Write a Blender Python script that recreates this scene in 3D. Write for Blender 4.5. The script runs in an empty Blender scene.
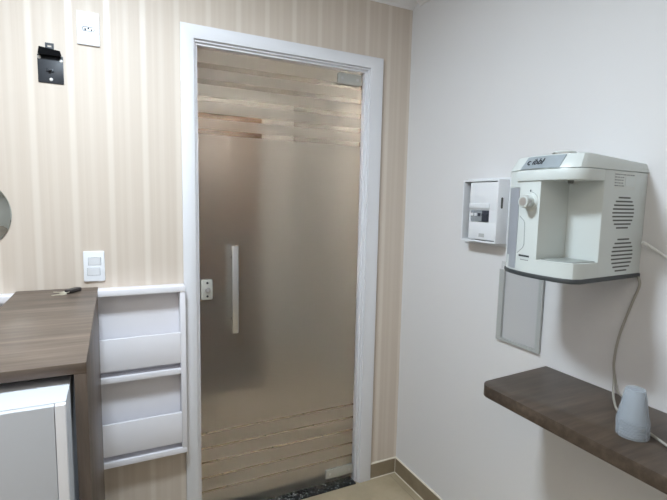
import bpy, bmesh, math, random
from mathutils import Vector, Matrix

S = bpy.context.scene
COL = S.collection
PI = math.pi
rnd = random.Random(7)

# ------------------------------------------------------------------ camera
cam_data = bpy.data.cameras.new('camera')
cam_data.sensor_width = 36.0
cam_data.lens = 36.0 * 452.389 / 667.0
cam_data.clip_start = 0.02
cam = bpy.data.objects.new('camera', cam_data)
COL.objects.link(cam)
yaw, pitch, roll = 0.45435, -0.10846, 0.02139
Fv = Vector((math.sin(yaw) * math.cos(pitch), math.cos(yaw) * math.cos(pitch), math.sin(pitch)))
Rv = Vector((math.cos(yaw), -math.sin(yaw), 0))
Uv = Rv.cross(Fv)
R2 = Rv * math.cos(roll) + Uv * math.sin(roll)
U2 = -Rv * math.sin(roll) + Uv * math.cos(roll)
M = Matrix((R2, U2, -Fv)).transposed().to_4x4()
M.translation = Vector((0, -1.9615, 1.4822))
cam.matrix_world = M
S.camera = cam

# ------------------------------------------------------------------ world, lights, exposure
w = bpy.data.worlds.new('world'); S.world = w; w.use_nodes = True
w.node_tree.nodes['Background'].inputs[0].default_value = (0.8, 0.75, 0.68, 1)
w.node_tree.nodes['Background'].inputs[1].default_value = 0.25

def area(name, loc, size, power, color, rot=(0, 0, 0), size_y=None):
    l = bpy.data.lights.new(name, 'AREA')
    l.energy = power; l.color = color; l.size = size
    if size_y:
        l.shape = 'RECTANGLE'; l.size_y = size_y
    o = bpy.data.objects.new(name, l); COL.objects.link(o)
    o.location = loc; o.rotation_euler = rot
    return o
area('room_ceiling_lamp', (-0.08, -0.95, 2.46), 0.24, 16, (0.78, 0.90, 1.0))
pb = bpy.data.lights.new('room_ceiling_globe', 'POINT'); pb.energy = 3.5; pb.color = (0.78, 0.90, 1.0); pb.shadow_soft_size = 0.09
po = bpy.data.objects.new('room_ceiling_globe', pb); COL.objects.link(po); po.location = (-0.08, -0.95, 2.36)
area('rear_fill_light', (-0.6, -2.5, 2.47), 1.4, 7.5, (1.0, 0.94, 0.84), (0, 0, 0), 1.2)  # unseen fill light, added to lift the ambient level of the room
area('hallway_fill_light', (0.65, 0.14, 2.32), 1.2, 38, (0.88, 0.94, 1.0), (-PI / 2, PI, 0), 0.2)  # unseen light added over the door to brighten the hall behind the pane

S.view_settings.view_transform = 'Standard'
S.view_settings.look = 'None'
S.view_settings.gamma = 1
S.view_settings.exposure = 1.0
S.view_settings.use_curve_mapping = False

# ------------------------------------------------------------------ material helpers
def srgb(*c):
    return tuple((x / 255 / 12.92) if x / 255 <= 0.04045 else ((x / 255 + 0.055) / 1.055) ** 2.4 for x in c) + (1,)

def mat(name, col=(200, 200, 200), rough=0.5, metal=0.0, spec=0.5, **kw):
    m = bpy.data.materials.new(name); m.use_nodes = True
    b = m.node_tree.nodes['Principled BSDF']
    b.inputs['Base Color'].default_value = srgb(*col)
    b.inputs['Roughness'].default_value = rough
    b.inputs['Metallic'].default_value = metal
    b.inputs['Specular IOR Level'].default_value = spec
    for k, v in kw.items():
        b.inputs[k.replace('_', ' ')].default_value = v
    return m

class NT:
    def __init__(s, m):
        s.m = m; s.t = m.node_tree; s.b = s.t.nodes['Principled BSDF']
    def n(s, typ, **kw):
        nd = s.t.nodes.new(typ)
        for k, v in kw.items(): setattr(nd, k, v)
        return nd
    def l(s, a, b): s.t.links.new(a, b)
    def math(s, op, a, b=None, c=None, clamp=False):
        nd = s.n('ShaderNodeMath', operation=op, use_clamp=clamp)
        for i, v in enumerate((a, b, c)):
            if v is None: continue
            if isinstance(v, (int, float)): nd.inputs[i].default_value = v
            else: s.l(v, nd.inputs[i])
        return nd.outputs[0]
    def xyz(s):
        g = s.n('ShaderNodeTexCoord'); x = s.n('ShaderNodeSeparateXYZ')
        s.l(g.outputs['Object'], x.inputs[0]); return g.outputs['Object'], x.outputs
    def noise(s, vec, scale=(1, 1, 1), sc=5, detail=3, rough=0.5):
        mp = s.n('ShaderNodeMapping'); mp.inputs['Scale'].default_value = scale
        s.l(vec, mp.inputs[0])
        nz = s.n('ShaderNodeTexNoise'); nz.inputs['Scale'].default_value = sc
        nz.inputs['Detail'].default_value = detail; nz.inputs['Roughness'].default_value = rough
        s.l(mp.outputs[0], nz.inputs['Vector']); return nz.outputs[0]
    def ramp(s, f, stops):
        r = s.n('ShaderNodeValToRGB'); e = r.color_ramp.elements
        while len(e) < len(stops): e.new(0.5)
        for i, (p, c) in enumerate(stops):
            e[i].position = p; e[i].color = srgb(*c)
        s.l(f, r.inputs[0]); return r.outputs[0]
    def mix(s, f, a, b):
        nd = s.n('ShaderNodeMix', data_type='RGBA')
        for i, v in ((0, f), (6, a), (7, b)):
            if isinstance(v, (int, float)): nd.inputs[i].default_value = v
            elif isinstance(v, tuple): nd.inputs[i].default_value = srgb(*v)
            else: s.l(v, nd.inputs[i])
        return nd.outputs[2]
    def bump(s, h, strength=0.1, dist=0.01):
        nd = s.n('ShaderNodeBump'); nd.inputs['Strength'].default_value = strength
        nd.inputs['Distance'].default_value = dist
        s.l(h, nd.inputs['Height']); s.l(nd.outputs[0], s.b.inputs['Normal'])

MT = {}
MT['white_paint'] = mat('white_paint', (236, 233, 232), 0.45)
MT['white_gloss'] = mat('white_gloss', (228, 228, 232), 0.28)
MT['white_board'] = mat('white_board', (238, 236, 241), 0.4)
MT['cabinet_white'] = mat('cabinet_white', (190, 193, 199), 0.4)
MT['white_plastic'] = mat('white_plastic', (232, 234, 238), 0.3)
MT['appliance_white'] = mat('appliance_white', (206, 212, 210), 0.32)
MT['appliance_side'] = mat('appliance_side', (206, 210, 206), 0.4)
MT['appliance_grey'] = mat('drip_tray_grey', (150, 155, 152), 0.4)  # even grey for drip tray and visor root
MT['appliance_base'] = mat('appliance_base', (62, 66, 68), 0.45)
MT['silver'] = mat('silver_badge', (165, 175, 182), 0.3, 0.35)
MT['ink'] = mat('dark_ink', (45, 48, 55), 0.6)
MT['grey_ink'] = mat('grey_ink', (120, 124, 126), 0.6)
MT['grey_line'] = mat('grey_line', (140, 145, 148), 0.6)
MT['vent_dark'] = mat('vent_dark', (92, 93, 90), 0.8)
MT['chrome'] = mat('chrome', (215, 215, 218), 0.18, 1.0)
MT['key_metal'] = mat('key_metal', (214, 208, 192), 0.4, 0.55)
MT['steel'] = mat('brushed_steel', (205, 205, 205), 0.32, 1.0)
MT['black_metal'] = mat('black_metal', (38, 41, 47), 0.45, 0.2)
MT['black_lip'] = mat('black_lip', (14, 14, 16), 0.9, 0.0, 0.1)
MT['screw'] = mat('screw_head', (225, 225, 225), 0.35, 0.3)
MT['mirror'] = mat('mirror_glass', (205, 212, 208), 0.02, 1.0)
MT['dark_plastic'] = mat('dark_plastic', (48, 44, 44), 0.35)
MT['breaker_grey'] = mat('breaker_grey', (150, 155, 160), 0.45)
MT['breaker_dark'] = mat('breaker_dark', (58, 62, 72), 0.5)
MT['socket_grey'] = mat('socket_recess', (138, 142, 148), 0.5)
MT['cable_white'] = mat('cable_white', (225, 226, 224), 0.45)
MT['cable_grey'] = mat('cable_grey', (168, 165, 156), 0.5)
MT['recess_shade_foot'] = mat('dark_inner', (40, 36, 34), 0.7)  # near-black: shade painted into the counter recess, also the foot colour
MT['fitting'] = mat('satin_fitting', (190, 190, 184), 0.4, 0.6)
MT['panel_grey'] = mat('panel_grey', (188, 190, 190), 0.5)
MT['grout_light'] = mat('grout_light', (232, 224, 208), 0.8)

# painted side wall
m = mat('wall_paint', (224, 223, 224), 0.55); n = NT(m); v, x = n.xyz()
n.bump(n.noise(v, sc=90, detail=2), 0.04, 0.004); MT['wall_paint'] = m
m = mat('ceiling_paint', (225, 222, 218), 0.7); MT['ceiling_paint'] = m
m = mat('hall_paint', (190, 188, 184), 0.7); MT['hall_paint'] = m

# striped wallpaper: matte beige ground with paler satin stripes
m = mat('wallpaper', rough=0.6); n = NT(m); v, x = n.xyz()
def stripe(c, width, soft, period=0.124):
    t = n.math('FRACT', n.math('DIVIDE', n.math('SUBTRACT', x[0], c - period * 40.5), period))
    d = n.math('MULTIPLY', n.math('ABSOLUTE', n.math('SUBTRACT', t, 0.5)), period)
    return n.math('SUBTRACT', 1.0, n.math('DIVIDE', n.math('SUBTRACT', d, width), soft, clamp=True), clamp=True)
s1 = stripe(0.495, 0.006, 0.008)
s2 = n.math('MULTIPLY', stripe(0.558, 0.004, 0.010), 0.40)
s3 = n.math('MULTIPLY', stripe(0.530, 0.002, 0.004), 0.22)
fine = n.noise(v, scale=(1, 1, 0.012), sc=110, detail=3, rough=0.65)
broad = n.noise(v, scale=(1, 1, 0.01), sc=16, detail=1)
sm = n.math('MAXIMUM', n.math('MAXIMUM', s1, s2), s3)
sm = n.math('MULTIPLY', sm, n.math('MULTIPLY_ADD', broad, 0.6, 0.55), clamp=True)
g = n.ramp(fine, [(0.3, (203, 189, 175)), (0.7, (207, 194, 181))])
c = n.mix(sm, g, (217, 206, 194))
n.l(c, n.b.inputs['Base Color'])
n.l(n.math('SUBTRACT', 0.55, n.math('MULTIPLY', sm, 0.2)), n.b.inputs['Roughness'])
MT['wallpaper'] = m

# wood laminates: grain runs along one axis
def wood(name, stops, grain, rough=0.42, sc=6.0):
    m = mat(name, rough=rough); n = NT(m); v, x = n.xyz()
    a = n.noise(v, scale=grain, sc=sc, detail=6, rough=0.62)
    b = n.noise(v, scale=tuple(0.25 * q for q in grain), sc=sc, detail=2)
    f = n.math('ADD', n.math('MULTIPLY', a, 0.6), n.math('MULTIPLY', b, 0.4))
    n.l(n.ramp(f, stops), n.b.inputs['Base Color'])
    n.bump(a, 0.06, 0.002)
    return m
ws = [(0.3, (78, 66, 57)), (0.5, (102, 88, 77)), (0.7, (124, 109, 97))]
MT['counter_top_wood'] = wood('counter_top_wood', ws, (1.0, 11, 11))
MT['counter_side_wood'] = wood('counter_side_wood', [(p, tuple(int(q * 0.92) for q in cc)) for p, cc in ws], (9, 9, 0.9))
MT['shelf_wood'] = wood('shelf_wood', [(0.3, (58, 48, 40)), (0.5, (79, 67, 57)), (0.7, (101, 87, 75))], (0.9, 9, 9))
MT['hall_wood'] = wood('hall_wood', [(0.3, (62, 47, 34)), (0.7, (86, 66, 48))], (8, 8, 0.8))

# porcelain floor and skirting
def tile(name, base, dark, px, py, ox, oy, gw, grout):
    m = mat(name, rough=0.28); n = NT(m); v, x = n.xyz()
    nz = n.noise(v, sc=7, detail=6, rough=0.62)
    c = n.ramp(nz, [(0.3, dark), (0.7, base)])
    if px:
        def ln(q, p, o):
            t = n.math('FRACT', n.math('DIVIDE', n.math('SUBTRACT', q, o - p * 40.5), p))
            return n.math('LESS_THAN', n.math('ABSOLUTE', n.math('SUBTRACT', t, 0.5)), gw / p / 2)
        gr = n.math('MAXIMUM', ln(x[0], px, ox), ln(x[1], py, oy))
        c = n.mix(gr, c, grout)
    n.l(c, n.b.inputs['Base Color'])
    return m
MT['floor_tile'] = tile('floor_tile', (186, 172, 146), (164, 150, 124), 0.62, 0.62, 0.70, -0.62, 0.003, (150, 138, 118))
MT['hall_tile'] = tile('hall_tile', (172, 163, 148), (163, 153, 136), 0.33, 0.33, 0.495, 0.31, 0.007, (30, 26, 20))
MT['hall_tile'].node_tree.nodes['Principled BSDF'].inputs['Roughness'].default_value = 0.7
MT['skirting_tile'] = tile('skirting_tile', (150, 136, 114), (128, 114, 92), 0, 0, 0, 0, 0, None)

m = mat('granite', rough=0.15); n = NT(m); v, x = n.xyz()
nz = n.noise(v, sc=75, detail=3, rough=0.6); 
n.l(n.ramp(nz, [(0.45, (22, 24, 26)), (0.6, (52, 56, 58)), (0.68, (150, 155, 155))]), n.b.inputs['Base Color'])
MT['granite'] = m

# door pane: one sheet, acid-frosted film with clear bands and a clear hinge margin
m = mat('frosted_pane', (220, 222, 214), 0.5); n = NT(m); v, x = n.xyz()
t = n.t
def band(z, h): return n.math('LESS_THAN', n.math('ABSOLUTE', n.math('SUBTRACT', x[2], z)), h / 2)
clear = None
for z in (1.741, 1.807, 1.876, 1.945, 2.010): clear = band(z, 0.022) if clear is None else n.math('MAXIMUM', clear, band(z, 0.022))
for z in (0.121, 0.188, 0.262, 0.331, 0.402): clear = n.math('MAXIMUM', clear, n.math('MULTIPLY', band(z, 0.012), 0.95))
edge = n.math('GREATER_THAN', x[0], 1.060)
clear = n.math('MAXIMUM', clear, edge)
inx = n.math('GREATER_THAN', x[0], 0.3)
gl = n.n('ShaderNodeBsdfGlass'); gl.inputs['IOR'].default_value = 1.12; gl.inputs['Color'].default_value = (0.88, 0.87, 0.85, 1)
n.l(n.math('MULTIPLY_ADD', clear, -0.40, 0.40), gl.inputs['Roughness'])
tl = n.n('ShaderNodeBsdfTranslucent'); tl.inputs['Color'].default_value = (0.62, 0.60, 0.56, 1)
df = n.n('ShaderNodeBsdfDiffuse'); df.inputs['Color'].default_value = srgb(165, 163, 158)
m1 = n.n('ShaderNodeMixShader'); m1.inputs[0].default_value = 0.5
n.l(tl.outputs[0], m1.inputs[1]); n.l(df.outputs[0], m1.inputs[2])
m2 = n.n('ShaderNodeMixShader')
n.l(n.math('MULTIPLY_ADD', clear, -0.15, 0.17), m2.inputs[0])
n.l(gl.outputs[0], m2.inputs[1]); n.l(m1.outputs[0], m2.inputs[2])
n.l(m2.outputs[0], t.nodes['Material Output'].inputs[0])
MT['pane'] = m

def clearish(name, col, rough, trans, alpha_mix):
    m = mat(name, col, rough); n = NT(m)
    tr = n.n('ShaderNodeBsdfTransparent'); tr.inputs[0].default_value = srgb(*trans)
    tl = n.n('ShaderNodeBsdfTranslucent'); tl.inputs[0].default_value = srgb(*col)
    a = n.n('ShaderNodeMixShader'); a.inputs[0].default_value = 0.4
    n.l(n.b.outputs[0], a.inputs[1]); n.l(tl.outputs[0], a.inputs[2])
    b = n.n('ShaderNodeMixShader'); b.inputs[0].default_value = alpha_mix
    n.l(tr.outputs[0], b.inputs[1]); n.l(a.outputs[0], b.inputs[2])
    n.l(b.outputs[0], n.t.nodes['Material Output'].inputs[0])
    return m
MT['cup'] = clearish('cup_plastic', (234, 241, 248), 0.25, (250, 251, 252), 0.28)
MT['acrylic'] = clearish('acrylic', (235, 236, 236), 0.15, (253, 253, 253), 0.07)
MT['acrylic_edge'] = mat('acrylic_edge', (184, 186, 184), 0.3)
MT['reservoir'] = clearish('reservoir_grey', (206, 209, 216), 0.25, (220, 223, 228), 0.8)

# ------------------------------------------------------------------ mesh helpers (world coordinates, moved to the parent's base on linking)
def box(bm, x0, x1, y0, y1, z0, z1, bev=0.0, seg=2):
    r = bmesh.ops.create_cube(bm, size=1)
    vs = r['verts']
    for q in vs:
        q.co = Vector(((x0 + x1) / 2 + q.co.x * (x1 - x0), (y0 + y1) / 2 + q.co.y * (y1 - y0), (z0 + z1) / 2 + q.co.z * (z1 - z0)))
    if bev > 0:
        es = {e for q in vs for e in q.link_edges}
        bmesh.ops.bevel(bm, geom=list(es), offset=bev, segments=seg, affect='EDGES', profile=0.5)

def prism(bm, pts, z0, z1, bev=0.0, axis='z', top=None, seg=2):
    """extrude a 2D outline; axis z: pts=(x,y); axis y: pts=(x,z); axis x: pts=(y,z). top: optional second outline."""
    def P(p, q):
        return Vector((p[0], p[1], q)) if axis == 'z' else Vector((p[0], q, p[1])) if axis == 'y' else Vector((q, p[0], p[1]))
    a = [bm.verts.new(P(p, z0)) for p in pts]
    b = [bm.verts.new(P(p, z1)) for p in (top or pts)]
    k = len(pts)
    f = [bm.faces.new(a[::-1]), bm.faces.new(b)]
    for i in range(k): f.append(bm.faces.new((a[i], a[(i + 1) % k], b[(i + 1) % k], b[i])))
    bmesh.ops.recalc_face_normals(bm, faces=f)
    if bev > 0:
        es = set(f[0].edges) | set(f[1].edges)
        bmesh.ops.bevel(bm, geom=list(es), offset=bev, segments=seg, affect='EDGES', profile=0.5)

def lathe(bm, prof, origin, axis, n=32):
    """revolve (r, h) profile about an axis through origin"""
    ax = Vector(axis).normalized()
    u = ax.orthogonal().normalized(); v = ax.cross(u); o = Vector(origin)
    rings = []
    for r, h in prof:
        if r < 1e-6: rings.append([bm.verts.new(o + ax * h)])
        else: rings.append([bm.verts.new(o + ax * h + u * r * math.cos(2 * PI * i / n) + v * r * math.sin(2 * PI * i / n)) for i in range(n)])
    fs = []
    for A, B in zip(rings, rings[1:]):
        for i in range(n):
            j = (i + 1) % n
            if len(A) == 1 and len(B) == 1: continue
            if len(A) == 1: fs.append(bm.faces.new((A[0], B[i], B[j])))
            elif len(B) == 1: fs.append(bm.faces.new((A[i], A[j], B[0])))
            else: fs.append(bm.faces.new((A[i], A[j], B[j], B[i])))
    bmesh.ops.recalc_face_normals(bm, faces=fs)

def cyl(bm, a, b, r, n=24):
    a, b = Vector(a), Vector(b); L = (b - a).length
    e = min(r, L) * 0.12
    lathe(bm, [(0, 0), (r - e, 0), (r, e), (r, L - e), (r - e, L), (0, L)], a, b - a, n)

def catmull(pts, k=10):
    pts = [Vector(p) for p in pts]; P = [pts[0] * 2 - pts[1]] + pts + [pts[-1] * 2 - pts[-2]]
    out = []
    for i in range(1, len(P) - 2):
        for j in range(k):
            t = j / k
            out.append(0.5 * ((2 * P[i]) + (P[i + 1] - P[i - 1]) * t + (2 * P[i - 1] - 5 * P[i] + 4 * P[i + 1] - P[i + 2]) * t * t + (3 * P[i] - P[i - 1] - 3 * P[i + 1] + P[i + 2]) * t ** 3))
    return out + [pts[-1]]

def tube(bm, pts, r, n=10, smooth=True):
    pts = catmull(pts) if smooth else [Vector(p) for p in pts]
    rings = []; nr = None
    for i, p in enumerate(pts):
        d = (pts[min(i + 1, len(pts) - 1)] - pts[max(i - 1, 0)]).normalized()
        nr = d.orthogonal().normalized() if nr is None else (nr - d * nr.dot(d)).normalized()
        b = d.cross(nr)
        rings.append([bm.verts.new(p + nr * r * math.cos(2 * PI * k / n) + b * r * math.sin(2 * PI * k / n)) for k in range(n)])
    fs = []
    for A, B in zip(rings, rings[1:]):
        for i in range(n): fs.append(bm.faces.new((A[i], A[(i + 1) % n], B[(i + 1) % n], B[i])))
    fs.append(bm.faces.new(rings[0][::-1])); fs.append(bm.faces.new(rings[-1]))
    bmesh.ops.recalc_face_normals(bm, faces=fs)

def rrect(x0, x1, y0, y1, r, n=6):
    o = []
    for cx, cy, a in ((x1 - r, y1 - r, 0), (x0 + r, y1 - r, 90), (x0 + r, y0 + r, 180), (x1 - r, y0 + r, 270)):
        for i in range(n + 1):
            t = math.radians(a + 90 * i / n); o.append((cx + r * math.cos(t), cy + r * math.sin(t)))
    return o

def base_of(parent):
    p = Vector((0, 0, 0))
    while parent is not None:
        p = p + parent.location; parent = parent.parent
    return p

def obj(name, bm, m, parent=None, label=None, loc=None, smooth=True):
    me = bpy.data.meshes.new(name)
    off = base_of(parent) + (Vector(loc) if loc is not None else Vector((0, 0, 0)))
    for q in bm.verts: q.co -= off
    bm.to_mesh(me); bm.free()
    me.materials.append(MT[m])
    o = bpy.data.objects.new(name, me); COL.objects.link(o)
    if loc is not None: o.location = loc
    if parent is not None: o.parent = parent
    if smooth:
        for p in me.polygons: p.use_smooth = True
        a = math.radians(35)
        bb = bmesh.new(); bb.from_mesh(me)
        for e in bb.edges:
            if len(e.link_faces) == 2 and e.calc_face_angle(0) > a: e.smooth = False
        bb.to_mesh(me); bb.free()
    if label: o['label'] = label
    return o

def thing(name, label, cat, loc, group=None):
    o = bpy.data.objects.new(name, None); COL.objects.link(o)
    o.location = loc; o.empty_display_size = 0.05
    o['label'] = label; o['category'] = cat
    if group: o['group'] = group
    return o

def tag(o, label, cat, group=None):
    o['label'] = label; o['category'] = cat
    if group: o['group'] = group
    return o

def struct(name, bm, m, parent=None, smooth=False, label=None):
    o = obj(name, bm, m, parent, label=label, smooth=smooth)
    if parent is None: o['kind'] = 'structure'
    return o

def text(name, body, size, m, parent, mat4, ext=0.0004, label=None, shear=0.0):
    cu = bpy.data.curves.new(name, 'FONT'); cu.body = body; cu.size = size; cu.extrude = ext; cu.shear = shear
    cu.align_x = 'CENTER'; cu.align_y = 'CENTER'; cu.offset = 0.0
    tmp = bpy.data.objects.new(name, cu); COL.objects.link(tmp)
    dg = bpy.context.evaluated_depsgraph_get()
    me = bpy.data.meshes.new_from_object(tmp.evaluated_get(dg))
    bpy.data.objects.remove(tmp)
    bm = bmesh.new(); bm.from_mesh(me); bm.transform(mat4)
    return obj(name, bm, m, parent, label, smooth=False)

# ------------------------------------------------------------------ room shell
XR, XL, YB, ZC = 1.368, -1.75, -3.3, 2.49
DX0, DX1, DZ = 0.300, 1.140, 2.122       # door opening
bm = bmesh.new()
box(bm, XL, DX0, 0, 0.12, 0, ZC); box(bm, DX1, XR + 0.12, 0, 0.12, 0, ZC); box(bm, DX0, DX1, 0, 0.12, DZ, ZC)
struct('wall_back', bm, 'wallpaper')
bm = bmesh.new(); box(bm, XR, XR + 0.12, YB, 0, 0, ZC); struct('wall_right', bm, 'wall_paint')
bm = bmesh.new(); box(bm, XL - 0.1, XL, YB, 0.12, 0, ZC); struct('wall_left', bm, 'wall_paint')
bm = bmesh.new(); box(bm, XL - 0.1, XR + 0.12, YB - 0.1, YB, 0, ZC); struct('wall_rear', bm, 'wall_paint')
bm = bmesh.new(); box(bm, XL - 0.1, XR + 0.12, YB - 0.1, 0.06, -0.08, 0); struct('floor', bm, 'floor_tile')
bm = bmesh.new(); box(bm, XL - 0.1, XR + 0.12, YB - 0.1, 0.12, ZC, ZC + 0.08); struct('ceiling', bm, 'ceiling_paint')

# hallway behind the glass
HX0, HX1, HY = -0.5, 1.62, 2.3
bm = bmesh.new(); box(bm, HX0 - 0.1, HX1 + 0.1, 0.06, HY + 0.1, -0.08, 0); struct('floor_hallway', bm, 'hall_tile')
bm = bmesh.new(); box(bm, HX0 - 0.1, HX1 + 0.1, 0.12, HY + 0.1, ZC, ZC + 0.08); struct('ceiling_hallway', bm, 'ceiling_paint')
bm = bmesh.new(); box(bm, HX0 - 0.1, HX1 + 0.1, HY, HY + 0.1, 0, ZC); struct('wall_hallway_far', bm, 'hall_paint')
bm = bmesh.new(); box(bm, HX0 - 0.1, HX0, 0.12, HY, 0, ZC); struct('wall_hallway_left', bm, 'hall_paint')
bm = bmesh.new(); box(bm, HX1, HX1 + 0.1, 0.12, HY, 0, ZC); struct('wall_hallway_right', bm, 'hall_paint')

# crown moulding
crown = [(0, 0), (0.006, 0), (0.010, 0.008), (0.022, 0.014), (0.040, 0.030), (0.050, 0.046), (0.058, 0.050), (0.062, 0.062), (0, 0.062)]
bm = bmesh.new(); prism(bm, [(-a, 2.428 + b) for a, b in crown], XL, XR, axis='x'); struct('trim_1', bm, 'white_paint', smooth=True)
bm = bmesh.new(); prism(bm, [(XR - a, 2.428 + b) for a, b in crown], YB, -0.0625, axis='y'); struct('trim_2', bm, 'white_paint', smooth=True)

# skirting tiles with their pale joint lines
bm = bmesh.new(); box(bm, 1.2005, XR, -0.009, 0, 0.004, 0.081); struct('baseboard_back', bm, 'skirting_tile')
bm = bmesh.new(); box(bm, XR - 0.009, XR, YB, -0.009, 0.004, 0.081); struct('baseboard_right', bm, 'skirting_tile')
bm = bmesh.new()
prism(bm, [(1.2005, -0.008), (1.2005, 0), (XR, 0), (XR, -0.008)], 0.081, 0.0855)
box(bm, XR - 0.008, XR, YB, -0.008, 0.081, 0.0855)
box(bm, 1.2005, XR - 0.009, -0.0125, -0.009, 0, 0.004); box(bm, XR - 0.0125, XR - 0.009, YB, -0.009, 0, 0.004)
box(bm, XR - 0.0110, XR - 0.009, -0.0110, -0.009, 0.004, 0.081)
struct('trim_3', bm, 'grout_light')
bm = bmesh.new(); box(bm, XL, 0.258, -0.009, 0, 0.0, 0.085); struct('baseboard_left', bm, 'skirting_tile')

# ------------------------------------------------------------------ door casing and frosted glass door
bm = bmesh.new()
prism(bm, [(0.2586, 0), (0.311, 0), (0.311, 2.116), (1.131, 2.116), (1.131, 0), (1.1995, 0), (1.1995, 2.170), (0.2586, 2.170)], -0.016, 0.0, 0.003, 'y')
struct('trim_4', bm, 'white_gloss', smooth=True)
bm = bmesh.new()     # jamb lining with two small steps
for y0, y1, a, b, c in ((-0.012, 0.008, 0.3105, 1.1315, 2.1165), (-0.004, 0.022, 0.318, 1.122, 2.108), (0.008, 0.046, 0.3265, 1.113, 2.0985)):
    box(bm, DX0 - 0.0, a + 0.0, y0, y1, 0, c, 0.0015) if a > DX0 else None
    box(bm, b, DX1, y0, y1, 0, c, 0.0015)
    box(bm, DX0, DX1, y0, y1, c, DZ, 0.0015)
struct('trim_5', bm, 'white_gloss', smooth=True)
bm = bmesh.new(); box(bm, 0.327, 1.1125, -0.014, 0.125, 0, 0.006, 0.001); struct('trim_6', bm, 'granite', label='black speckled granite threshold under the glass door')

door = bpy.data.objects.new('door_1', None); COL.objects.link(door); door.location = (0.72, 0.035, 0.02)
door['kind'] = 'structure'; door['label'] = 'frosted glass swing door in a white frame'
bm = bmesh.new(); box(bm, 0.331, 1.108, 0.031, 0.039, 0.022, 2.092); obj('glass_pane', bm, 'pane', door, smooth=False)
def bar_handle(ys, yb, name, label):
    bm = bmesh.new(); box(bm, 0.459, 0.487, min(ys, yb), max(ys, yb), 0.891, 1.278, 0.002)
    h = obj(name, bm, 'chrome', door, label)
    for z in (0.945, 1.222):
        bm = bmesh.new(); cyl(bm, (0.473, 0.031 if ys < 0 else 0.039, z), (0.473, yb if abs(yb) < abs(ys) else ys, z), 0.009)
        obj('standoff', bm, 'chrome', h)
    return h
def handle(y0, y1, glass, label):
    bm = bmesh.new(); box(bm, 0.459, 0.487, y0, y1, 0.891, 1.278, 0.002)
    h = obj('pull_handle', bm, 'steel', door, label)
    near = y1 if y1 < glass else y0
    for z in (0.945, 1.222):
        bm = bmesh.new(); cyl(bm, (0.473, glass, z), (0.473, near, z), 0.008); obj('standoff', bm, 'chrome', h)
handle(-0.026, -0.014, 0.031, 'steel bar handle on the near side of the glass')
handle(0.084, 0.096, 0.039, 'steel bar handle behind the glass')
# lock on the meeting edge
bm = bmesh.new(); prism(bm, rrect(0.333, 0.384, 1.040, 1.130, 0.008), 0.020, 0.0312, 0.002, 'y')
lock = obj('lock', bm, 'fitting', door, 'satin lock case on the left edge of the glass')
bm = bmesh.new(); cyl(bm, (0.361, 0.020, 1.086), (0.361, 0.010, 1.086), 0.010); obj('lock_cylinder', bm, 'chrome', lock)
for z in (1.056, 1.115):
    bm = bmesh.new(); cyl(bm, (0.361, 0.020, z), (0.361, 0.018, z), 0.005, 14); obj('screw', bm, 'black_metal', lock)
# pivot patch fittings
for z0, z1, x0, x1 in ((2.036, 2.084, 0.972, 1.098), (0.046, 0.095, 0.952, 1.109)):
    bm = bmesh.new(); prism(bm, rrect(x0, x1, z0, z1, 0.006), 0.018, 0.0312, 0.002, 'y'); prism(bm, rrect(x0, x1, z0, z1, 0.006), 0.0388, 0.052, 0.002, 'y')
    f = obj('pivot_fitting', bm, 'fitting', door)
    for xx in (x0 + 0.022, x1 - 0.022):
        bm = bmesh.new(); cyl(bm, (xx, 0.018, (z0 + z1) / 2), (xx, 0.0165, (z0 + z1) / 2), 0.007, 16); obj('screw', bm, 'steel', f)

# brown wooden piece in the hallway, seen through the clear bands
t = thing('wooden_cabinet', 'dark brown wooden cabinet standing behind the frosted glass door', 'cabinet', (0.55, 1.7, 0))
bm = bmesh.new(); box(bm, 0.05, 1.028, 1.42, 1.95, 0.0, 2.085, 0.004); obj('carcass', bm, 'hall_wood', t)
for x0, x1 in ((0.055, 0.515), (0.521, 1.023)):
    bm = bmesh.new(); box(bm, x0, x1, 1.402, 1.42, 0.07, 2.075, 0.003); obj('door', bm, 'hall_wood', t)

# ------------------------------------------------------------------ white magazine rack on the wall
t = thing('magazine_rack', 'white wall rack with two slotted front pockets between wooden counter and door', 'magazine rack', (-0.1, -0.03, 0.405))
RX0, RX1, YF = -0.62, 0.2575, -0.060
bm = bmesh.new(); box(bm, RX0, RX1, YF - 0.003, -0.0005, 1.100, 1.124, 0.002); obj('top_board', bm, 'white_board', t)
bm = bmesh.new(); box(bm, 0.237, RX1, YF, -0.0005, 0.4285, 1.0995, 0.001); obj('side_board', bm, 'white_board', t)
bm = bmesh.new(); box(bm, RX0, RX0 + 0.018, YF, -0.0005, 0.4285, 1.0995, 0.001); obj('side_board', bm, 'white_board', t)
bm = bmesh.new(); box(bm, RX0 + 0.0185, 0.2365, -0.007, -0.0005, 0.4285, 1.0995); obj('back_board', bm, 'white_board', t)
for z0, z1 in ((0.754, 0.776), (0.405, 0.428)):
    bm = bmesh.new(); box(bm, RX0 + (0.0185 if z0 > 0.5 else 0), 0.2365 if z0 > 0.5 else RX1, YF, -0.0075 if z0 > 0.5 else -0.0005, z0, z1, 0.001); obj('shelf_board', bm, 'white_board', t)
for z0, z1 in ((0.801, 0.929), (0.453, 0.585)):
    bm = bmesh.new(); box(bm, RX0 + 0.0185, 0.2365, YF + 0.001, YF + 0.013, z0, z1, 0.001); obj('front_panel', bm, 'white_board', t)

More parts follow.
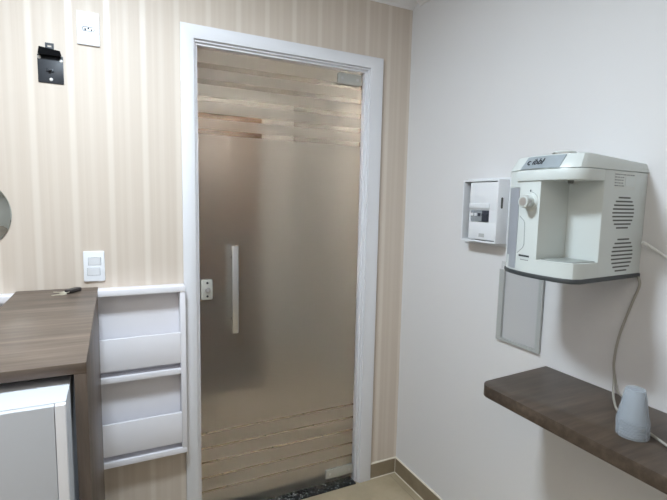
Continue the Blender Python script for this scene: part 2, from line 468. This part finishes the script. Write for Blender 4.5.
# ------------------------------------------------------------------ wooden counter and the white cabinet in it
CX0, CX1, CYF, CYB, CZ = -0.325, -0.060, -0.895, -0.066, 1.129
t = thing('counter', 'tall grey-brown wood-grain counter in the lower left corner by the wall rack', 'counter', (-0.19, -0.45, 0))
bm = bmesh.new(); box(bm, CX0, CX1, CYF, -0.0645, 1.1055, CZ, 0.0012); box(bm, CX0, CX1, -0.0646, -0.001, 1.1245, CZ, 0.0)
obj('worktop', bm, 'counter_top_wood', t)
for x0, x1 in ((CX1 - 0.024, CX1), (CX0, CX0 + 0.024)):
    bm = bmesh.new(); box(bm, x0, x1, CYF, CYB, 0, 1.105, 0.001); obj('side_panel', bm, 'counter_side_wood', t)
bm = bmesh.new(); box(bm, CX0 + 0.0245, CX1 - 0.0245, CYB - 0.018, CYB, 0, 1.105); obj('back_panel', bm, 'recess_shade_foot', t)  # panel coloured dark to stand for the shade inside the counter

t = thing('white_cabinet', 'white cabinet with a flat front pushed under the wooden counter', 'cabinet', (-0.19, -0.75, 0))
bm = bmesh.new(); box(bm, -0.290, -0.092, -0.985, -0.55, 0.02, 1.086, 0.0015); obj('carcass', bm, 'cabinet_white', t)
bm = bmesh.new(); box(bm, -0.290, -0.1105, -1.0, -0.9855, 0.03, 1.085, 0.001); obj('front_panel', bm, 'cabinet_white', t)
bm = bmesh.new(); box(bm, -0.1095, -0.092, -1.0, -0.9855, 0.03, 1.085, 0.001); obj('front_edge_strip', bm, 'white_gloss', t)
for xx in (-0.275, -0.107):
    for yy in (-0.96, -0.57):
        bm = bmesh.new(); cyl(bm, (xx, yy, 0), (xx, yy, 0.02), 0.012, 12); obj('foot', bm, 'recess_shade_foot', t)

# keys on the counter
t = thing('key_bunch', 'small bunch of keys with a black fob lying on the wooden counter', 'keys', (-0.145, -0.09, CZ))
def flat(bm, pts, z0, z1, pos, ang, bev=0):
    c, s = math.cos(ang), math.sin(ang)
    prism(bm, [(pos[0] + c * a - s * b, pos[1] + s * a + c * b) for a, b in pts], z0, z1, bev)
bm = bmesh.new(); flat(bm, rrect(-0.032, 0.032, -0.014, 0.014, 0.011), CZ + 0.0003, CZ + 0.014, (-0.139, -0.080), 0.9, 0.004); obj('fob', bm, 'dark_plastic', t)
bm = bmesh.new()
k = 28; tube(bm, [(-0.162 + 0.013 * math.cos(2 * PI * i / k), -0.112 + 0.013 * math.sin(2 * PI * i / k), CZ + 0.0076) for i in range(k + 1)], 0.0012, 6, False); obj('ring', bm, 'key_metal', t)
keyp = [(-0.003, -0.004), (-0.003, 0.004), (0.0, 0.010), (0.010, 0.012), (0.019, 0.009), (0.021, 0.0035), (0.042, 0.0035), (0.045, 0.0), (0.042, -0.003), (0.038, -0.0018), (0.034, -0.0035), (0.029, -0.0018), (0.024, -0.0035), (0.021, -0.0035), (0.019, -0.009), (0.010, -0.012), (0.0, -0.010)]
for i, (a, p) in enumerate(((3.5, (-0.160, -0.114)), (2.7, (-0.160, -0.104)))):
    bm = bmesh.new(); flat(bm, keyp, CZ + 0.0003 + 0.0030 * i, CZ + 0.0030 + 0.0030 * i, p, a); obj('key', bm, 'key_metal', t)

# ------------------------------------------------------------------ things on the wallpapered wall
t = thing('wall_bracket', 'black metal mounting bracket screwed to the striped wallpaper', 'bracket', (-0.185, 0, 1.88))
bm = bmesh.new(); prism(bm, rrect(-0.225, -0.146, 1.880, 1.978, 0.004), -0.004, -0.0005, 0.0006, 'y'); obj('plate', bm, 'black_metal', t)
bm = bmesh.new()
prism(bm, [(-0.218, -0.0005), (-0.218, -0.024), (-0.152, -0.024), (-0.152, -0.0005)], 1.972, 1.9745)
prism(bm, [(-0.221, 1.9745), (-0.218, 1.972), (-0.152, 1.972), (-0.149, 1.9745), (-0.153, 1.990), (-0.217, 1.998)], -0.026, -0.0235, 0, 'y')
obj('folded_lip', bm, 'black_lip', t)
bm = bmesh.new()
ou = rrect(-0.200, -0.173, 1.974, 2.019, 0.005); inn = rrect(-0.1925, -0.1805, 2.005, 2.012, 0.003)
for a, b, c, d in ((-0.2, -0.1925, 1.976, 2.019), (-0.1805, -0.173, 1.976, 2.019), (-0.1925, -0.1805, 2.012, 2.019), (-0.1925, -0.1805, 1.976, 2.005)): box(bm, a, b, -0.003, -0.0005, c, d)
obj('hanging_tab', bm, 'black_metal', t)
bm = bmesh.new(); cyl(bm, (-0.187, -0.004, 1.925), (-0.187, -0.020, 1.925), 0.0045, 14); box(bm, -0.200, -0.176, -0.007, -0.004, 1.918, 1.930, 0.001); obj('stud', bm, 'black_metal', t)
for xx, zz in ((-0.2195, 1.966), (-0.1525, 1.961), (-0.1855, 1.893)):
    bm = bmesh.new(); lathe(bm, [(0.006, 0), (0.0055, 0.0015), (0.003, 0.003), (0, 0.0034)], (xx, -0.004, zz), (0, -1, 0), 18); obj('screw', bm, 'screw', t)

t = thing('outlet_plate', 'white three-pin socket plate high on the wall above the black bracket', 'socket', (-0.0615, 0, 2.03))
bm = bmesh.new(); prism(bm, rrect(-0.099, -0.025, 2.030, 2.147, 0.003), -0.009, -0.0005, 0.002, 'y'); obj('plate', bm, 'white_plastic', t)
hexa = [(-0.084, 2.086), (-0.078, 2.0945), (-0.045, 2.0945), (-0.039, 2.086), (-0.045, 2.0775), (-0.078, 2.0775)]
bm = bmesh.new()
inner = [(-0.0615 + (a + 0.0615) * 0.86, 2.086 + (b - 2.086) * 0.70) for a, b in hexa]
for i in range(6):
    j = (i + 1) % 6; prism(bm, [hexa[i], hexa[j], inner[j], inner[i]], -0.0102, -0.0088, 0, 'y')
obj('socket_rim', bm, 'socket_grey', t)
for xx, zz in ((-0.0715, 2.084), (-0.0615, 2.088), (-0.0515, 2.084)):
    bm = bmesh.new(); cyl(bm, (xx, -0.0088, zz), (xx, -0.0096, zz), 0.0034, 12); obj('pin_hole', bm, 'ink', t)

t = thing('light_switch', 'white double rocker switch plate on the wall just above the wall rack', 'switch', (-0.070, 0, 1.153))
bm = bmesh.new(); prism(bm, rrect(-0.107, -0.034, 1.153, 1.270, 0.005), -0.009, -0.0005, 0.002, 'y'); obj('plate', bm, 'white_plastic', t)
for z0, z1, xo in ((1.217, 1.245, 0.002), (1.177, 1.205, -0.002)):
    bm = bmesh.new(); box(bm, -0.0925 + xo, -0.0485 + xo, -0.0096, -0.0088, z0 - 0.001, z1 + 0.001); f = obj('rocker_frame', bm, 'socket_grey', t)
    bm = bmesh.new(); prism(bm, [(-0.009, z0), (-0.0105, z0), (-0.0145, z1), (-0.009, z1)], -0.0915 + xo, -0.0495 + xo, 0.0008, 'x'); obj('rocker', bm, 'white_plastic', f)

t = thing('round_mirror', 'small round mirror cut off by the left edge of the photo', 'mirror', (-0.455, 0, 1.41))
bm = bmesh.new(); lathe(bm, [(0, 0), (0.128, 0), (0.130, 0.001), (0.130, 0.004), (0.127, 0.006), (0, 0.006)], (-0.455, -0.0005, 1.41), (0, -1, 0), 72); obj('glass', bm, 'mirror', t)

# ------------------------------------------------------------------ breaker box on the right wall
t = thing('breaker_box', 'white electrical breaker box on the wall behind the water purifier', 'breaker box', (XR, -0.59, 1.315))
BX = 1.305
bm = bmesh.new(); box(bm, XR - 0.006, XR - 0.0005, -0.705, -0.46, 1.316, 1.586, 0.002); obj('wall_flange', bm, 'white_plastic', t)
bm = bmesh.new()
y0, y1, z0, z1, k = -0.690, -0.498, 1.331, 1.577, 0.007
box(bm, BX, XR - 0.0062, y0, y0 + k, z0, z1, 0.001); box(bm, BX, XR - 0.0062, y1 - k, y1, z0, z1, 0.001)
box(bm, BX, XR - 0.0062, y0 + k, y1 - k, z0, z0 + k); box(bm, BX, XR - 0.0062, y0 + k, y1 - k, z1 - k, z1)
obj('housing', bm, 'white_plastic', t)
bm = bmesh.new(); box(bm, XR - 0.012, XR - 0.0064, y0 + k, y1 - k, z0 + k, z1 - k); obj('back_plate', bm, 'panel_grey', t)
bm = bmesh.new()     # inner cover, with the breaker window left open
cy0, cy1, wz0, wz1, wy0, wy1 = y0 + k, -0.541, 1.410, 1.458, -0.648, -0.546
CXX0, CXX1 = 1.3065, 1.312
box(bm, CXX0, CXX1, cy0, cy1, wz1, z1 - k - 0.004, 0.0005); box(bm, CXX0, CXX1, cy0, cy1, z0 + k + 0.004, wz0, 0.0005)
box(bm, CXX0, CXX1, cy0, wy0, wz0, wz1); box(bm, CXX0, CXX1, wy1, cy1, wz0, wz1)
cov = obj('inner_cover', bm, 'white_plastic', t)
bm = bmesh.new(); box(bm, CXX0 - 0.006, CXX0 - 0.0004, wy0 - 0.004, wy1 + 0.002, 1.464, 1.484, 0.002); obj('window_flap', bm, 'white_plastic', t)
bm = bmesh.new(); box(bm, CXX0 - 0.0012, CXX0 - 0.0002, -0.628, -0.600, 1.352, 1.366); obj('sticker', bm, 'panel_grey', t)
for i in range(5):
    a = wy1 - 0.0012 - i * 0.0200
    bm = bmesh.new(); box(bm, 1.309, 1.345, a - 0.0190, a, 1.413, 1.456, 0.001)
    b = obj('breaker', bm, 'breaker_grey' if i < 3 else 'breaker_dark', t, None)
    bm = bmesh.new(); box(bm, 1.304, 1.3095, a - 0.0145, a - 0.003, 1.434, 1.446, 0.001); obj('toggle', bm, 'breaker_dark' if i == 2 or i > 2 else 'white_plastic', b)
for z in (1.528, 1.388):
    bm = bmesh.new(); box(bm, 1.314, 1.320, -0.5395, -0.5365, z - 0.012, z + 0.012); obj('hinge_slot', bm, 'ink', t)
bm = bmesh.new(); prism(bm, rrect(1.322, 1.332, 1.466, 1.508, 0.004), y0 - 0.0008, y0 + 0.0005, 0, 'y'); obj('side_latch', bm, 'vent_dark', t)

# clear brochure pocket
t = thing('brochure_pocket', 'empty clear acrylic brochure pocket on the wall below the water purifier', 'brochure holder', (XR, -0.77, 0.952))
py0, py1, pz0, pz1 = -0.874, -0.672, 0.951, 1.262
bm = bmesh.new(); box(bm, XR - 0.004, XR - 0.0006, py0, py1, pz0, pz1, 0.0006); obj('back_sheet', bm, 'acrylic', t)
bm = bmesh.new(); box(bm, XR - 0.014, XR - 0.0115, py0, py1, pz0, pz1 - 0.03, 0.0006); obj('front_sheet', bm, 'acrylic', t)
for a, b, c, d in ((py0, py0 + 0.018, pz0, pz1 - 0.03), (py1 - 0.022, py1, pz0, pz1 - 0.03), (py0 + 0.0182, py1 - 0.0222, pz0, pz0 + 0.012)):
    bm = bmesh.new(); box(bm, XR - 0.0114, XR - 0.0041, a, b, c, d); obj('spacer_strip', bm, 'acrylic_edge', t)

# ------------------------------------------------------------------ wall shelf
SZ = 0.916
bm = bmesh.new()
out = [(XR - 0.0006, -0.900)]
for i in range(9):
    a = PI / 2 + PI / 2 * i / 8; out.append((1.036 + 0.040 + 0.040 * math.cos(a), -0.918 - 0.040 + 0.040 * math.sin(a)))
out += [(1.036, -2.35), (XR - 0.0006, -2.35)]
prism(bm, out, SZ - 0.037, SZ, 0.0015)
tag(obj('wall_shelf', bm, 'shelf_wood', None, loc=(XR, -1.6, SZ - 0.037)), 'dark brown wood-grain shelf with a rounded corner on the right wall', 'shelf')

# ------------------------------------------------------------------ water purifier
YN, YFAR = -1.206, -0.940
front = [(1.105, -0.940), (1.085, -0.952), (1.068, -0.972), (1.054, -1.000), (1.044, -1.035), (1.038, -1.075), (1.037, -1.115), (1.041, -1.155), (1.047, -1.180), (1.058, -1.198), (1.078, YN)]
WX = XR - 0.0006
YW = -1.183
def yn(x): return YN + (YW - YN) * (x - 1.085) / (WX - 1.085)
def plan(g=0.0, wall=WX):
    o = []
    for a, b in front:
        d = Vector((a - 1.20, b + 1.07)); d = d * (1 + g / d.length); o.append((1.20 + d.x, -1.07 + d.y))
    o[0] = (o[0][0], YFAR + g); o[-1] = (o[-1][0], YN - g)
    return o + [(wall, YW - g), (wall, YFAR + g)]
def xfront(y):
    for (a, b), (c, d) in zip(front, front[1:]):
        if b >= y >= d: return a + (c - a) * (b - y) / (b - d)
    return front[-1][0]
t = thing('water_purifier', 'white wall-mounted water purifier with a knob and dispensing niche above the shelf', 'water purifier', (XR, -1.07, 1.281))
bm = bmesh.new(); prism(bm, plan(0.004), 1.281, 1.2935, 0.003); obj('base_plate', bm, 'appliance_base', t)
NX, NY = 1.150, -1.100
bm = bmesh.new()
prism(bm, [(NX + 0.002, YFAR)] + front + [(NX + 0.002, yn(NX + 0.002))], 1.2936, 1.334)
prism(bm, [(NX, YFAR), (NX, yn(NX) + 0.004), (NX + 0.002, yn(NX) + 0.001), (NX + 0.006, yn(NX)), (WX, yn(WX)), (WX, YFAR)], 1.2937, 1.5775)
body = obj('body', bm, 'appliance_white', t)
pil = [(a, b) for a, b in front if b > NY]
gy0, gy1 = -0.966, -1.022
bm = bmesh.new()     # pillar, its far strip set back behind the reservoir window
prism(bm, [(NX + 0.01, -0.9405)] + [(a, b) for a, b in front if b >= gy0] + [(xfront(gy0), gy0), (xfront(gy0) + 0.008, gy0), (xfront(gy1) + 0.008, gy1), (xfront(gy1), gy1)] + [(a, b) for a, b in front if gy1 > b > NY] + [(xfront(NY), NY), (NX + 0.01, NY)], 1.333, 1.5775)
obj('pillar', bm, 'appliance_white', t)
bm = bmesh.new()
prism(bm, [(xfront(gy0) + 0.0075, gy0 - 0.0005), (xfront(gy0) - 0.0012, gy0 - 0.0005), (xfront(-1.0) - 0.0012, -1.0), (xfront(gy1) - 0.0012, gy1 + 0.0005), (xfront(gy1) + 0.0075, gy1 + 0.0005)], 1.299, 1.530); obj('reservoir_window', bm, 'reservoir', t)
bm = bmesh.new(); prism(bm, [(xfront(gy0) + 0.0075, gy0), (xfront(gy0), gy0), (xfront(-1.0), -1.0), (xfront(gy1), gy1), (xfront(gy1) + 0.0075, gy1)], 1.531, 1.5775); obj('pillar_cap', bm, 'appliance_white', t)
# visor over the niche
vis = [(xfront(b) - 0.006, b) for b in (-1.008, -1.03, -1.06, -1.09, -1.12, -1.15, -1.175)] + [(1.048, -1.190), (1.060, -1.204), (1.085, -1.210), (1.140, -1.208), (1.140, -1.10), (1.12, -1.008)]
bm = bmesh.new(); prism(bm, vis, 1.548, 1.5775, 0.003); obj('visor', bm, 'appliance_white', t)
bm = bmesh.new(); box(bm, 1.1405, NX, -1.195, NY, 1.556, 1.5775); obj('visor_root', bm, 'appliance_grey', t)
# lid with a sloping front
lo = plan(0.002); hi = plan(-0.010)
hi = [(a + (0.012 if a < 1.2 else 0), b) for a, b in hi[:-2]] + [(WX, YW + 0.006), (WX, YFAR - 0.006)]
bm = bmesh.new(); prism(bm, lo, 1.5785, 1.618, 0.004, top=hi, seg=3)
for q in bm.verts:
    if q.co.z > 1.6: q.co.z -= 0.012 * max(0, (q.co.x - 1.17) / 0.19)
obj('lid', bm, 'appliance_white', t)
# silver badge following the sloping front of the lid
def lidpt(y, s, off):
    xl, xh = xfront(y) - 0.002, xfront(y) + 0.020
    return Vector((xl + (xh - xl) * s - off, y, 1.5785 + 0.0395 * s + off * 0.5))
bm = bmesh.new()
ys = [-1.020, -1.04, -1.06, -1.08, -1.10, -1.12, -1.137, -1.150]
rows = []
for off in (0.0015, -0.003):
    A = [bm.verts.new(lidpt(y, 0.05, off)) for y in ys]
    B = [bm.verts.new(lidpt(-1.034 + (y + 1.020) * (1.155 - 1.034) / 0.130, 0.90, off)) for y in ys]
    rows.append((A, B))
(A, B), (C, D) = rows
for i in range(len(ys) - 1):
    bm.faces.new((A[i], A[i + 1], B[i + 1], B[i])); bm.faces.new((C[i + 1], C[i], D[i], D[i + 1]))
    bm.faces.new((A[i + 1], A[i], C[i], C[i + 1])); bm.faces.new((B[i], B[i + 1], D[i + 1], D[i]))
bm.faces.new((A[0], B[0], D[0], C[0])); bm.faces.new((A[-1], C[-1], D[-1], B[-1]))
bmesh.ops.recalc_face_normals(bm, faces=bm.faces[:])
badge = obj('badge', bm, 'silver', t, 'silver name badge on the lid')
yc = -1.078
p0, p1 = lidpt(yc, 0.1, 0.0026), lidpt(yc, 0.85, 0.0026)
up = (p1 - p0).normalized(); ta = (lidpt(yc - 0.02, 0.5, 0.0026) - lidpt(yc + 0.02, 0.5, 0.0026)).normalized(); nm = ta.cross(up).normalized()
m4 = Matrix((ta, up, nm)).transposed().to_4x4(); m4.translation = lidpt(yc, 0.50, 0.0022)
text('lettering', 'ibbl', 0.026, 'ink', badge, m4, shear=0.25)
bm = bmesh.new()
yl = yc + 0.030; c0 = lidpt(yl, 0.46, 0.0022)
tube(bm, [c0 + ta * 0.0055 * math.cos(a) + up * 0.0055 * math.sin(a) for a in [0.8 + i * 0.29 for i in range(17)]], 0.0011, 6, False)
obj('emblem', bm, 'ink', badge)
# round filler button on the lid
bm = bmesh.new(); lathe(bm, [(0, 0), (0.030, 0), (0.030, 0.008), (0.026, 0.0105), (0, 0.0105)], (1.098, -1.118, 1.6165), (0, 0, 1), 40); btn = obj('top_button', bm, 'appliance_white', t)
bm = bmesh.new(); lathe(bm, [(0.0295, 0.0025), (0.0312, 0.0025), (0.0312, 0.006), (0.0295, 0.006), (0.0295, 0.0025)], (1.098, -1.118, 1.6165), (0, 0, 1), 40); obj('button_ring', bm, 'steel', btn)
# knob
kd = Vector((-1, -0.10, 0)).normalized(); kc = Vector((xfront(-1.070), -1.070, 1.491))
bm = bmesh.new(); lathe(bm, [(0, 0.0), (0.0245, 0.0), (0.0245, 0.004), (0.020, 0.008), (0, 0.007)], kc + kd * 0.0, kd, 36); kn = obj('knob', bm, 'appliance_white', t)
bm = bmesh.new(); lathe(bm, [(0, 0.006), (0.0155, 0.006), (0.0160, 0.032), (0.0145, 0.036), (0, 0.036)], kc, kd, 30); obj('knob_grip', bm, 'appliance_white', kn)
bm = bmesh.new(); lathe(bm, [(0.0156, 0.022), (0.0172, 0.022), (0.0172, 0.031), (0.0156, 0.031), (0.0156, 0.022)], kc, kd, 30); lathe(bm, [(0, 0.0358), (0.0115, 0.0358), (0.011, 0.0372), (0, 0.0372)], kc, kd, 24); obj('knob_ring', bm, 'steel', kn)
def frontmark(name, y, z, wy, hz, m, parent=t):
    bm = bmesh.new(); x0 = xfront(y)
    box(bm, x0 - 0.0016, x0 + 0.002, y - wy / 2, y + wy / 2, z - hz / 2, z + hz / 2); return obj(name, bm, m, parent, smooth=False)
frontmark('knob_mark', -1.067, 1.521, 0.003, 0.006, 'ink')
bm = bmesh.new()
tube(bm, [Vector((xfront(-1.067) - 0.0012, -1.067 - 0.027 * math.sin(a), 1.491 + 0.027 * math.cos(a))) for a in [0.15 + 0.11 * i for i in range(16)]], 0.0007, 5, False)
obj('dial_arc', bm, 'grey_line', t)
# printed outline beside the window, and small print under it
bm = bmesh.new()
tube(bm, [Vector((xfront(y) - 0.0005, y, z)) for y, z in ((-1.030, 1.450), (-1.048, 1.438), (-1.052, 1.430), (-1.054, 1.372), (-1.050, 1.362), (-1.028, 1.345))], 0.0008, 5, False); obj('outline_print', bm, 'grey_line', t)
bm = bmesh.new()
yy = -1.036
for wd in (0.006, 0.004, 0.005, 0.005, 0.004, 0.005, 0.004):
    x0 = xfront(yy); box(bm, x0 - 0.001, x0 + 0.002, yy - wd, yy, 1.3325 + 0.004, 1.3325 + 0.009); yy -= wd + 0.0012
obj('small_print', bm, 'ink', t, smooth=False)
bm = bmesh.new(); yy = -1.043
for wd in (0.004, 0.003, 0.005, 0.003, 0.004, 0.004):
    x0 = xfront(yy); box(bm, x0 - 0.0006, x0 + 0.002, yy - wd, yy, 1.3265, 1.329); yy -= wd + 0.0015
obj('small_print', bm, 'grey_ink', t, smooth=False)
# drip tray and nozzle
tray = [(xfront(b) + 0.012, b) for b in (-1.106, -1.13, -1.155)] + [(1.068, -1.190), (1.148, -1.194), (1.148, -1.104)]
bm = bmesh.new(); prism(bm, tray, 1.3336, 1.3365, 0.0008); obj('drip_tray', bm, 'appliance_grey', t)
bm = bmesh.new(); lathe(bm, [(0, 0), (0.006, 0), (0.0075, 0.004), (0.0075, 0.012)], (1.075, -1.160, 1.540), (0, 0, 1), 20); obj('nozzle', bm, 'vent_dark', t)
# near side: rating sticker and two slotted grilles
SX = 1.25; YK = yn(SX)
def side(bm, n0):
    bm.verts.ensure_lookup_table()
    for q in bm.verts[n0:]: q.co.y += yn(q.co.x)
bm = bmesh.new(); box(bm, 1.196, 1.302, -0.0005, 0.0003, 1.528, 1.574); side(bm, 0); st = obj('rating_sticker', bm, 'appliance_side', t, smooth=False)
bm = bmesh.new()
for r in range(5):
    xx = 1.198
    while xx < (1.292 if r == 0 else 1.240):
        wd = rnd.uniform(0.003, 0.010); box(bm, xx, xx + wd, -0.0009, -0.0004, 1.567 - r * 0.0075, 1.5695 - r * 0.0075); xx += wd + rnd.uniform(0.002, 0.005)
side(bm, 0); obj('sticker_print', bm, 'grey_ink', st, smooth=False)
bm = bmesh.new(); box(bm, 1.250, 1.296, -0.0010, -0.0004, 1.538, 1.564); side(bm, 0); obj('sticker_panel', bm, 'appliance_white', st, smooth=False)
for cx, cz, rx, rz in ((1.254, 1.466, 0.055, 0.047), (1.266, 1.350, 0.055, 0.050)):
    bm = bmesh.new()
    for i in range(9):
        f = (i - 4) / 4.6; hw = rx * math.sqrt(max(0, 1 - f * f * 0.92)); z = cz - f * rz * 1.0
        pts = rrect(cx - hw, cx + hw, z - 0.0021, z + 0.0021, 0.002, 3)
        prism(bm, pts, -0.0006, 0.001, 0, 'y')
    side(bm, 0); obj('vent_grille', bm, 'vent_dark', t)

# cords from the purifier
bm = bmesh.new()
tube(bm, [(1.355, -1.190, 1.283), (1.363, -1.190, 1.255), (1.3645, -1.172, 1.196), (1.3645, -1.146, 1.097), (1.3645, -1.137, 1.017), (1.3640, -1.142, 0.965), (1.345, -1.155, 0.924), (1.282, -1.200, 0.9205), (1.243, -1.236, 0.9205), (1.215, -1.300, 0.9205), (1.193, -1.345, 0.9205), (1.150, -1.44, 0.9205), (1.10, -1.56, 0.9205)], 0.0036, 8)
tag(obj('power_cord', bm, 'cable_grey', loc=(1.355, -1.19, 1.28)), 'pale cord hanging from the purifier down to the shelf past the cups', 'cord')
bm = bmesh.new()
tube(bm, [(1.335, -1.202, 1.385), (1.345, -1.212, 1.378), (1.3635, -1.240, 1.355), (1.3635, -1.30, 1.325), (1.3635, -1.42, 1.29)], 0.0042, 8)
hs = tag(obj('water_hose', bm, 'cable_white', loc=(1.335, -1.202, 1.385)), 'white hose leaving the near side of the purifier to the right', 'hose')
bm = bmesh.new(); tube(bm, [(1.3640, -1.139, 0.990), (1.3640, -1.148, 0.955), (1.360, -1.163, 0.922), (1.352, -1.19, 0.9205)], 0.0025, 8)
tag(obj('thin_cord', bm, 'cable_grey', loc=(1.3640, -1.139, 0.99)), 'short thin cord end at the back of the shelf behind the cups', 'cord')

# ------------------------------------------------------------------ inverted stack of plastic cups
def cup_mesh():
    bm = bmesh.new()
    r0, r1, h = 0.0350, 0.0228, 0.080
    w_ = 0.0003
    lathe(bm, [(r0 - w_, 0.0), (r0 + 0.0016, 0.0003), (r0 + 0.0016, 0.0030), (r0, 0.0036), (r1, h - 0.003), (r1 - 0.002, h), (0, h), (0, h - w_), (r1 - 0.0024, h - w_), (r1 - w_ - 0.0002, h - 0.0034), (r0 - w_, 0.0)], (0, 0, 0), (0, 0, 1), 40)
    return bm
cupx, cupy = 1.153, -1.326
first = None
NC = 7
for i in range(NC):
    if first is None:
        first = obj('plastic_cup', cup_mesh(), 'cup'); o = first
    else:
        o = first.copy(); COL.objects.link(o)
    o.location = (cupx - 0.0006 * i, cupy, SZ + 0.0003 + 0.0068 * i)
    if i == 0: lb = 'pale blue plastic cup, lowest of the upside-down stack, its rim on the shelf'
    elif i == NC - 1: lb = 'pale blue translucent plastic cup, topmost of the upside-down stack on the shelf'
    else: lb = 'pale blue plastic cup nested between the topmost and lowest cups on the shelf'
    tag(o, lb, 'cup', 'upside-down cups stacked on the shelf')
